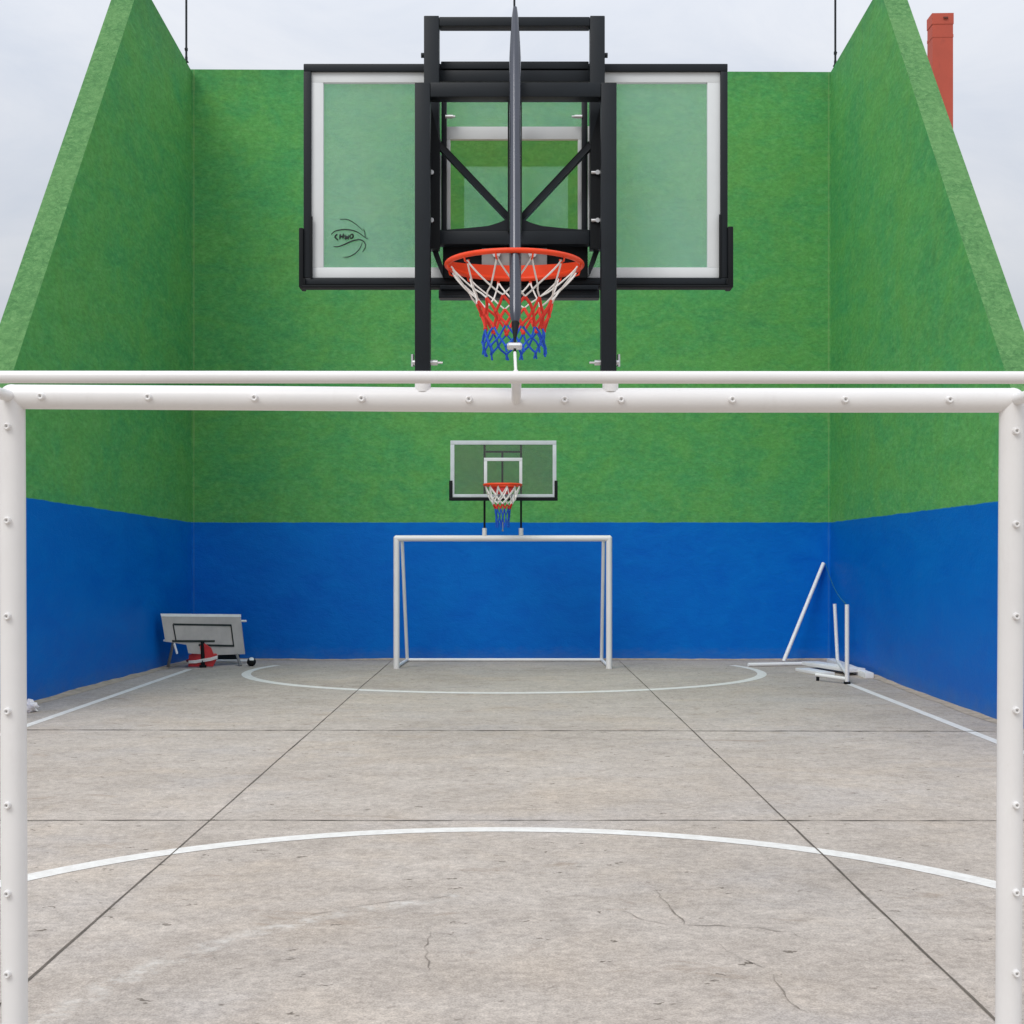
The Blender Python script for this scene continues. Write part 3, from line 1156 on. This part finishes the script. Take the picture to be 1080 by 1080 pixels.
h2 = thing('basketball_hoop', 'small distant basketball hoop above the far goal', 'hoop', (P(530.5, 0, D2).x, D2, P(0, 558, D2).z), GH)
DB2 = 18.66
for x0, x1 in ((509.9, 512.1), (548.5, 550.6)):
    bm = N()
    rect(bm, x0, 469, x1, 559, D2 - .02, D2 + .02, .002)
    obj('post', bm, M['blackdeep'], h2)
bm = N()
rect(bm, 512.2, 475.5, 548.4, 477.3, D2 - .018, D2 + .018, .002)
obj('top_bar', bm, M['blackdeep'], h2)
bm = N()
rect(bm, 528.8, 477.4, 530.9, 520, D2 - .018, D2 + .018, .002)
obj('centre_post', bm, M['blackdeep'], h2)
bm = N()
rect(bm, 478.5, 468.5, 583.5, 522.5, DB2, DB2 + .012)
bd2 = obj('backboard', bm, M['farglass'], h2, smooth=False)
bm = N()
for r in ((475, 464.6, 586.8, 468.9), (475, 521.2, 586.8, 524.4)):
    rect(bm, *r, DB2 - .006, DB2 + .016, .002)
for r in ((475, 469, 479.2, 521.1), (582.9, 469, 586.8, 521.1)):
    rect(bm, *r, DB2 - .006, DB2 + .016, .002)
obj('border', bm, M['greywhite'], bd2)
bm = N()
rect(bm, 510.4, 482.8, 550.8, 486.2, DB2 - .006, DB2 + .014, .002)
for r in ((510.4, 486.3, 513.8, 511), (547.7, 486.3, 550.8, 511)):
    rect(bm, *r, DB2 - .006, DB2 + .014, .002)
obj('target_square', bm, M['boardwhite'], bd2)
bm = N()
rect(bm, 473.6, 524.5, 588.2, 528, DB2 - .02, DB2 + .05, .006)
for r in ((473.6, 506.8, 477.2, 524.4), (584.8, 506.8, 588.2, 524.4)):
    rect(bm, *r, DB2 - .02, DB2 + .05, .006)
obj('padding', bm, M['blackdeep'], bd2)
rc2 = V((P(530.2, 0, 18.38).x, 18.36, P(0, 511.5, 18.36).z))
build_rim(h2, rc2, .246, .018, .02, .14, None, True)
bm = N()
d = rc2.y + .246
prism(bm, [(rc2.x - .16, d, rc2.z - .01), (rc2.x + .16, d, rc2.z - .01), (rc2.x + .10, d, rc2.z - .11), (rc2.x - .10, d, rc2.z - .11)], (0, .02, 0))
obj('rim_bracket', bm, M['red'], h2)
build_net(h2, rc2, [(.02, .235, 0), (.14, .185, 0), (.20, .160, 0), (.25, .135, 1), (.31, .105, 2), (.42, .088, 2), (.55, .092, 2)],
          (.0088, .009, .006), .07)
bm = N()
p = P(530.3, 559.5, D2 - .2)
tube(bm, P(530.3, 535, D2 - .1), p, .006, 8)
sphere(bm, p, .014)
obj('hook', bm, M['greysteel'], h2)

# ------------------------------------------------------------------ clutter at the left corner
zx = lambda x: 140 + x / 6.75
zy = lambda y: 620 + y / 6.75


def lb(x, y, base=0.0):
    """point of the leaning board's plane: lower is nearer the wall foot"""
    u = (x - 200) / 600.0
    v = (y - 190) / 285.0
    return P(zx(x), zy(y), 18.55 + 1.15 * u - .10 * v + base)


old = thing('old_backboard', 'grey discarded backboard leaning on short legs by the left corner', 'backboard',
            (P(214, 0, 18.9).x, 18.9, 0))
bm = N()
prism(bm, [lb(*p) for p in ((200, 188), (765, 193), (797, 472), (590, 478), (396, 466), (382, 405), (232, 382))], (0, .035, 0))
pan = obj('panel', bm, M['grey'], old, smooth=False)
bm = N()
prism(bm, [lb(x, y, -.004) for x, y in ((197, 184), (767, 189), (768, 208), (203, 204))], (0, .045, 0))
obj('top_edge', bm, M['whitedull'], pan)
bm = N()
for p, q in (((288, 260), (700, 266)), ((288, 260), (309, 378)), ((700, 266), (719, 412)), ((282, 379), (582, 379)), ((470, 407), (720, 413))):
    bar(bm, lb(*p, -.008), lb(*q, -.008), .012, .022, .002)
obj('square_outline', bm, M['ink'], pan)
for p, q, r, m in (((288, 388), (250, 571), .021, 'greysteel'), ((741, 474), (768, 560), .020, 'greysteel'), ((292, 388), (316, 470), .016, 'whitedull')):
    A = lb(*p, .02)
    B = lb(q[0], q[1])
    if m == 'greysteel':
        dq = 18.95 if q[0] < 500 else 19.2
        B = V((P(zx(q[0]), 0, dq).x, dq, 0.0))
    bm = N()
    tube(bm, A, B, r, 12)
    obj('leg', bm, M[m], old)
bm = N()
A, B = lb(497, 383, -.03), V((P(zx(500), 0, 18.98).x, 18.98, 0.0))
tube(bm, A, B, .027, 14)
tube(bm, V((B.x, B.y, 0)), V((B.x, B.y, .035)), .05, 14)
obj('stem', bm, M['blackdeep'], old)
for (x0, y0), (x1, y1) in (((768, 236), (806, 236)), ((222, 373), (245, 377))):
    bm = N()
    tube(bm, lb(x0, y0, .03), lb(x1, y1, .03), .016, 10)
    obj('stub', bm, M['whitedull'], old)

hr = thing('old_hoop_rim', 'red loose hoop rim with white netting under the grey backboard', 'hoop rim', (P(zx(497), 0, 19.05).x, 19.05, 0))
bm = N()
cR = V((P(zx(495), 0, 19.26).x, 19.26, .115))
ring = []
for i in range(40):
    t = 2 * PI * i / 40
    ring.append(cR + V((math.cos(t) * .205, math.sin(t) * .20, math.cos(t - .5) * .05 - math.sin(t) * .04)))
poly_tube(bm, ring, .018, 10, closed=True)
obj('ring', bm, M['red'], hr)
bm = N()
q = 19.00
prism(bm, [P(zx(x), zy(y), q) for x, y in ((395, 560), (400, 478), (452, 455), (470, 415), (510, 396), (556, 428), (572, 470), (600, 500), (570, 560))], (0, .03, 0))
obj('plate', bm, M['red'], hr, smooth=False)
bm = N()
for k in range(4):
    a_ = P(zx(398), zy(520 + 5 * k), 18.97)
    b2 = P(zx(604), zy(484 + 6 * k), 18.97)
    m_ = a_.lerp(b2, .5) + V((0, 0, -.012 - .004 * (k % 3)))
    poly_tube(bm, [a_, a_.lerp(m_, .5) + V((0, 0, -.008)), m_, m_.lerp(b2, .5) + V((0, 0, -.008)), b2], .007, 6)
obj('netting', bm, M['cordw'], hr)
bm = N()
tube(bm, F(226, 698.5) + V((0, 0, .02)), F(262, 698.5) + V((0, 0, .02)), .022, 12)
tag(obj('white_pipe', bm, M['whitedull']), 'short white pipe lying behind the grey backboard legs', 'pipe')
bm = N()
bar(bm, P(zx(600), zy(495), 19.95), P(zx(760), zy(497), 19.95), .04, .20, .005)
o_ = tag(obj('dark_plank', bm, M['black']), 'dark short plank standing on edge behind the grey backboard', 'plank')
o_.location.z = 0.0

bm = N()
bc = V((P(265.2, 0, 19.2).x, 19.2, .062))
sphere(bm, bc, .063, u=24, v=16)
for f in bm.faces:
    n_ = (f.calc_center_median() - bc).normalized()
    f.material_index = 1 if n_.dot(V((0.1, -.62, .78)).normalized()) > .84 or n_.dot(V((-.9, .3, .2)).normalized()) > .9 else 0
tag(obj('ball', bm, [M['blackdeep'], M['boardwhite']]), 'small black and white ball on the floor beside the grey backboard', 'ball')

# crumpled bag at the foot of the left wall
bm = N()
bmesh.ops.create_icosphere(bm, subdivisions=3, radius=.09)
bg = F(29.5, 751)
for v in bm.verts:
    k = 1 + .28 * math.sin(v.co.x * 60 + v.co.z * 47) * math.cos(v.co.y * 52 + v.co.z * 30) + random.uniform(-.12, .12)
    v.co = V((v.co.x * k * 1.0, v.co.y * k * .9, max(-.045, v.co.z * k * .75)))
    v.co += V((bg.x, bg.y, .047))
tag(obj('plastic_bag', bm, M['bag'], smooth=False), 'crumpled white plastic bag at the foot of the left wall', 'bag')

# ------------------------------------------------------------------ dismantled white goal pieces at the right corner
rx = lambda x: 770 + x / 6.75
ry = lambda y: 580 + y / 6.75
GX = 'dismantled white goal pieces'
bm = N()
tube(bm, F(826.5, 699) + V((0, 0, .02)), P(868.6, 594, 20.31), S(2.1, 20), 16)
tag(obj('leaning_pole', bm, M['whitedull']), 'long white pole leaning slantwise on the blue rear wall', 'pole')
bm = N()
a, b_ = F(789, 703.2), F(853, 702)
tube(bm, a + V((0, 0, .028)), b_ + V((0, 0, .028)), .027, 14)
tag(obj('white_pipe', bm, M['whitedull']), 'white pipe lying on the floor below the leaning pole', 'pipe', GX)


def plank(pa, pb, w, h, z, label):
    bmx = N()
    A, B = F(*pa) + V((0, 0, z)), F(*pb) + V((0, 0, z))
    bar(bmx, A, B, w, h, .006)
    tag(obj('white_plank', bmx, M['whitedull']), label, 'plank', GX)


plank((846, 707.5), (873, 712.5), .20, .04, .021, 'lowest white plank at the left of the pile in the right corner')
plank((854, 704.5), (904, 712.5), .24, .05, .0675, 'broad white plank lying across the middle of the pile')
plank((876, 699.5), (917, 715.5), .11, .07, .0355, 'white plank at the back of the pile beside the right wall')
fr3 = thing('goal_frame_piece', 'white frame piece with two uprights rising from the pile', 'frame', (P(893, 0, 16.6).x, 16.6, 0), GX)
dT, dN = 18.6, HC * FPX / (721.5 - HY)
bm = N()
tube(bm, V((P(893.4, 0, dN).x, dN, 0.03)), P(893.4, 637.6, dN), S(2.3, dN), 16)
obj('upright', bm, M['white'], fr3)
bm = N()
tube(bm, V((P(883.5, 0, dT).x, dT, 0.10)), P(880.4, 637, dT), S(1.9, dT), 14)
obj('upright', bm, M['whitedull'], fr3)
bm = N()
tube(bm, V((P(893.4, 0, dN).x, dN, 0.12)), V((P(883.5, 0, dT).x, dT, 0.12)), .022, 12)
obj('rail', bm, M['whitedull'], fr3)
bm = N()
e = F(861, 718)
tube(bm, V((P(893.4, 0, dN).x, dN, .06)), V((e.x, e.y, .075)), .024, 12)
obj('rail', bm, M['whitedull'], fr3)
bm = N()
box(bm, (e.x - .0, e.y - .02, 0), (e.x + .035, e.y + .02, .05), .006)
obj('foot', bm, M['blackdeep'], fr3)
bm = N()
c_ = P(893.4, 0, dN)
box(bm, (c_.x - .035, dN - .035, 0), (c_.x + .035, dN + .035, .03), .008)
obj('foot', bm, M['blackdeep'], fr3)
bm = N()
p, q = P(870.5, 594.5, 20.2), P(893.4, 638, dN)
pts = [p.lerp(q, i / 16) + V((0, 0, -.10 * math.sin(PI * i / 16))) for i in range(17)]
poly_tube(bm, pts, .005, 6)
tag(obj('green_cord', bm, M['cordg']), 'thin green cord slung from the leaning pole to the upright', 'cord')

# ------------------------------------------------------------------ light, sky, camera
w = bpy.data.worlds.new('World')
SC.world = w
w.use_nodes = True
nt = w.node_tree
bgn = nt.nodes['Background']
sky = nt.nodes.new('ShaderNodeTexSky')
sky.sky_type = 'NISHITA'
sky.sun_disc = False
EL, AZ = math.radians(46), math.radians(212)       # azimuth clockwise from +Y
sky.sun_elevation = EL
sky.sun_rotation = AZ
sky.dust_density = 3.0
tc = nt.nodes.new('ShaderNodeTexCoord')
mp = nt.nodes.new('ShaderNodeMapping')
mp.inputs['Scale'].default_value = (1.0, 1.0, 2.6)
nt.links.new(tc.outputs['Generated'], mp.inputs[0])
n1 = noise(nt, mp.outputs[0], 4.2, 7, 0.6, 0.6)
cloud = ramp(nt, n1, [(0.32, (6.55, 7.0, 7.85)), (0.68, (8.0, 8.2, 8.65))])
col = mixc(nt, 0.93, sky.outputs[0], cloud)
# overcast: the zenith is about three times as bright as the horizon
sz = nt.nodes.new('ShaderNodeSeparateXYZ')
nt.links.new(tc.outputs['Generated'], sz.inputs[0])
el = math_(nt, 'MAXIMUM', sz.outputs[2], 0.0)
lum = math_(nt, 'MULTIPLY_ADD', el, 1.36, 0.66)
col = mixc(nt, 1.0, col, lum, 'MULTIPLY')
nt.links.new(col, bgn.inputs['Color'])
bgn.inputs['Strength'].default_value = 0.1

sl = bpy.data.lights.new('sun', 'SUN')
sl.energy = 1.25
sl.angle = math.radians(25)
sl.color = (1.0, 0.965, 0.92)
so = bpy.data.objects.new('sun', sl)
C.objects.link(so)
dirv = V((math.sin(AZ) * math.cos(EL), math.cos(AZ) * math.cos(EL), math.sin(EL)))
so.rotation_euler = dirv.to_track_quat('Z', 'Y').to_euler()
so.location = dirv * 60

cam = bpy.data.cameras.new('camera')
cam.sensor_width = 36
cam.lens = 36 * FPX / 1080
cam.shift_x = -(CX - 540) / 1080
cam.shift_y = (HY - 540) / 1080
cam.clip_start = 0.05
cam.clip_end = 4000
co = bpy.data.objects.new('camera', cam)
C.objects.link(co)
co.location = (0, 0, HC)
co.rotation_euler = (PI / 2, 0, 0)
SC.camera = co
SC.cycles.transparent_max_bounces = 24
SC.view_settings.view_transform = 'Standard'
SC.view_settings.look = 'None'
SC.view_settings.gamma = 1
SC.view_settings.exposure = 0.0
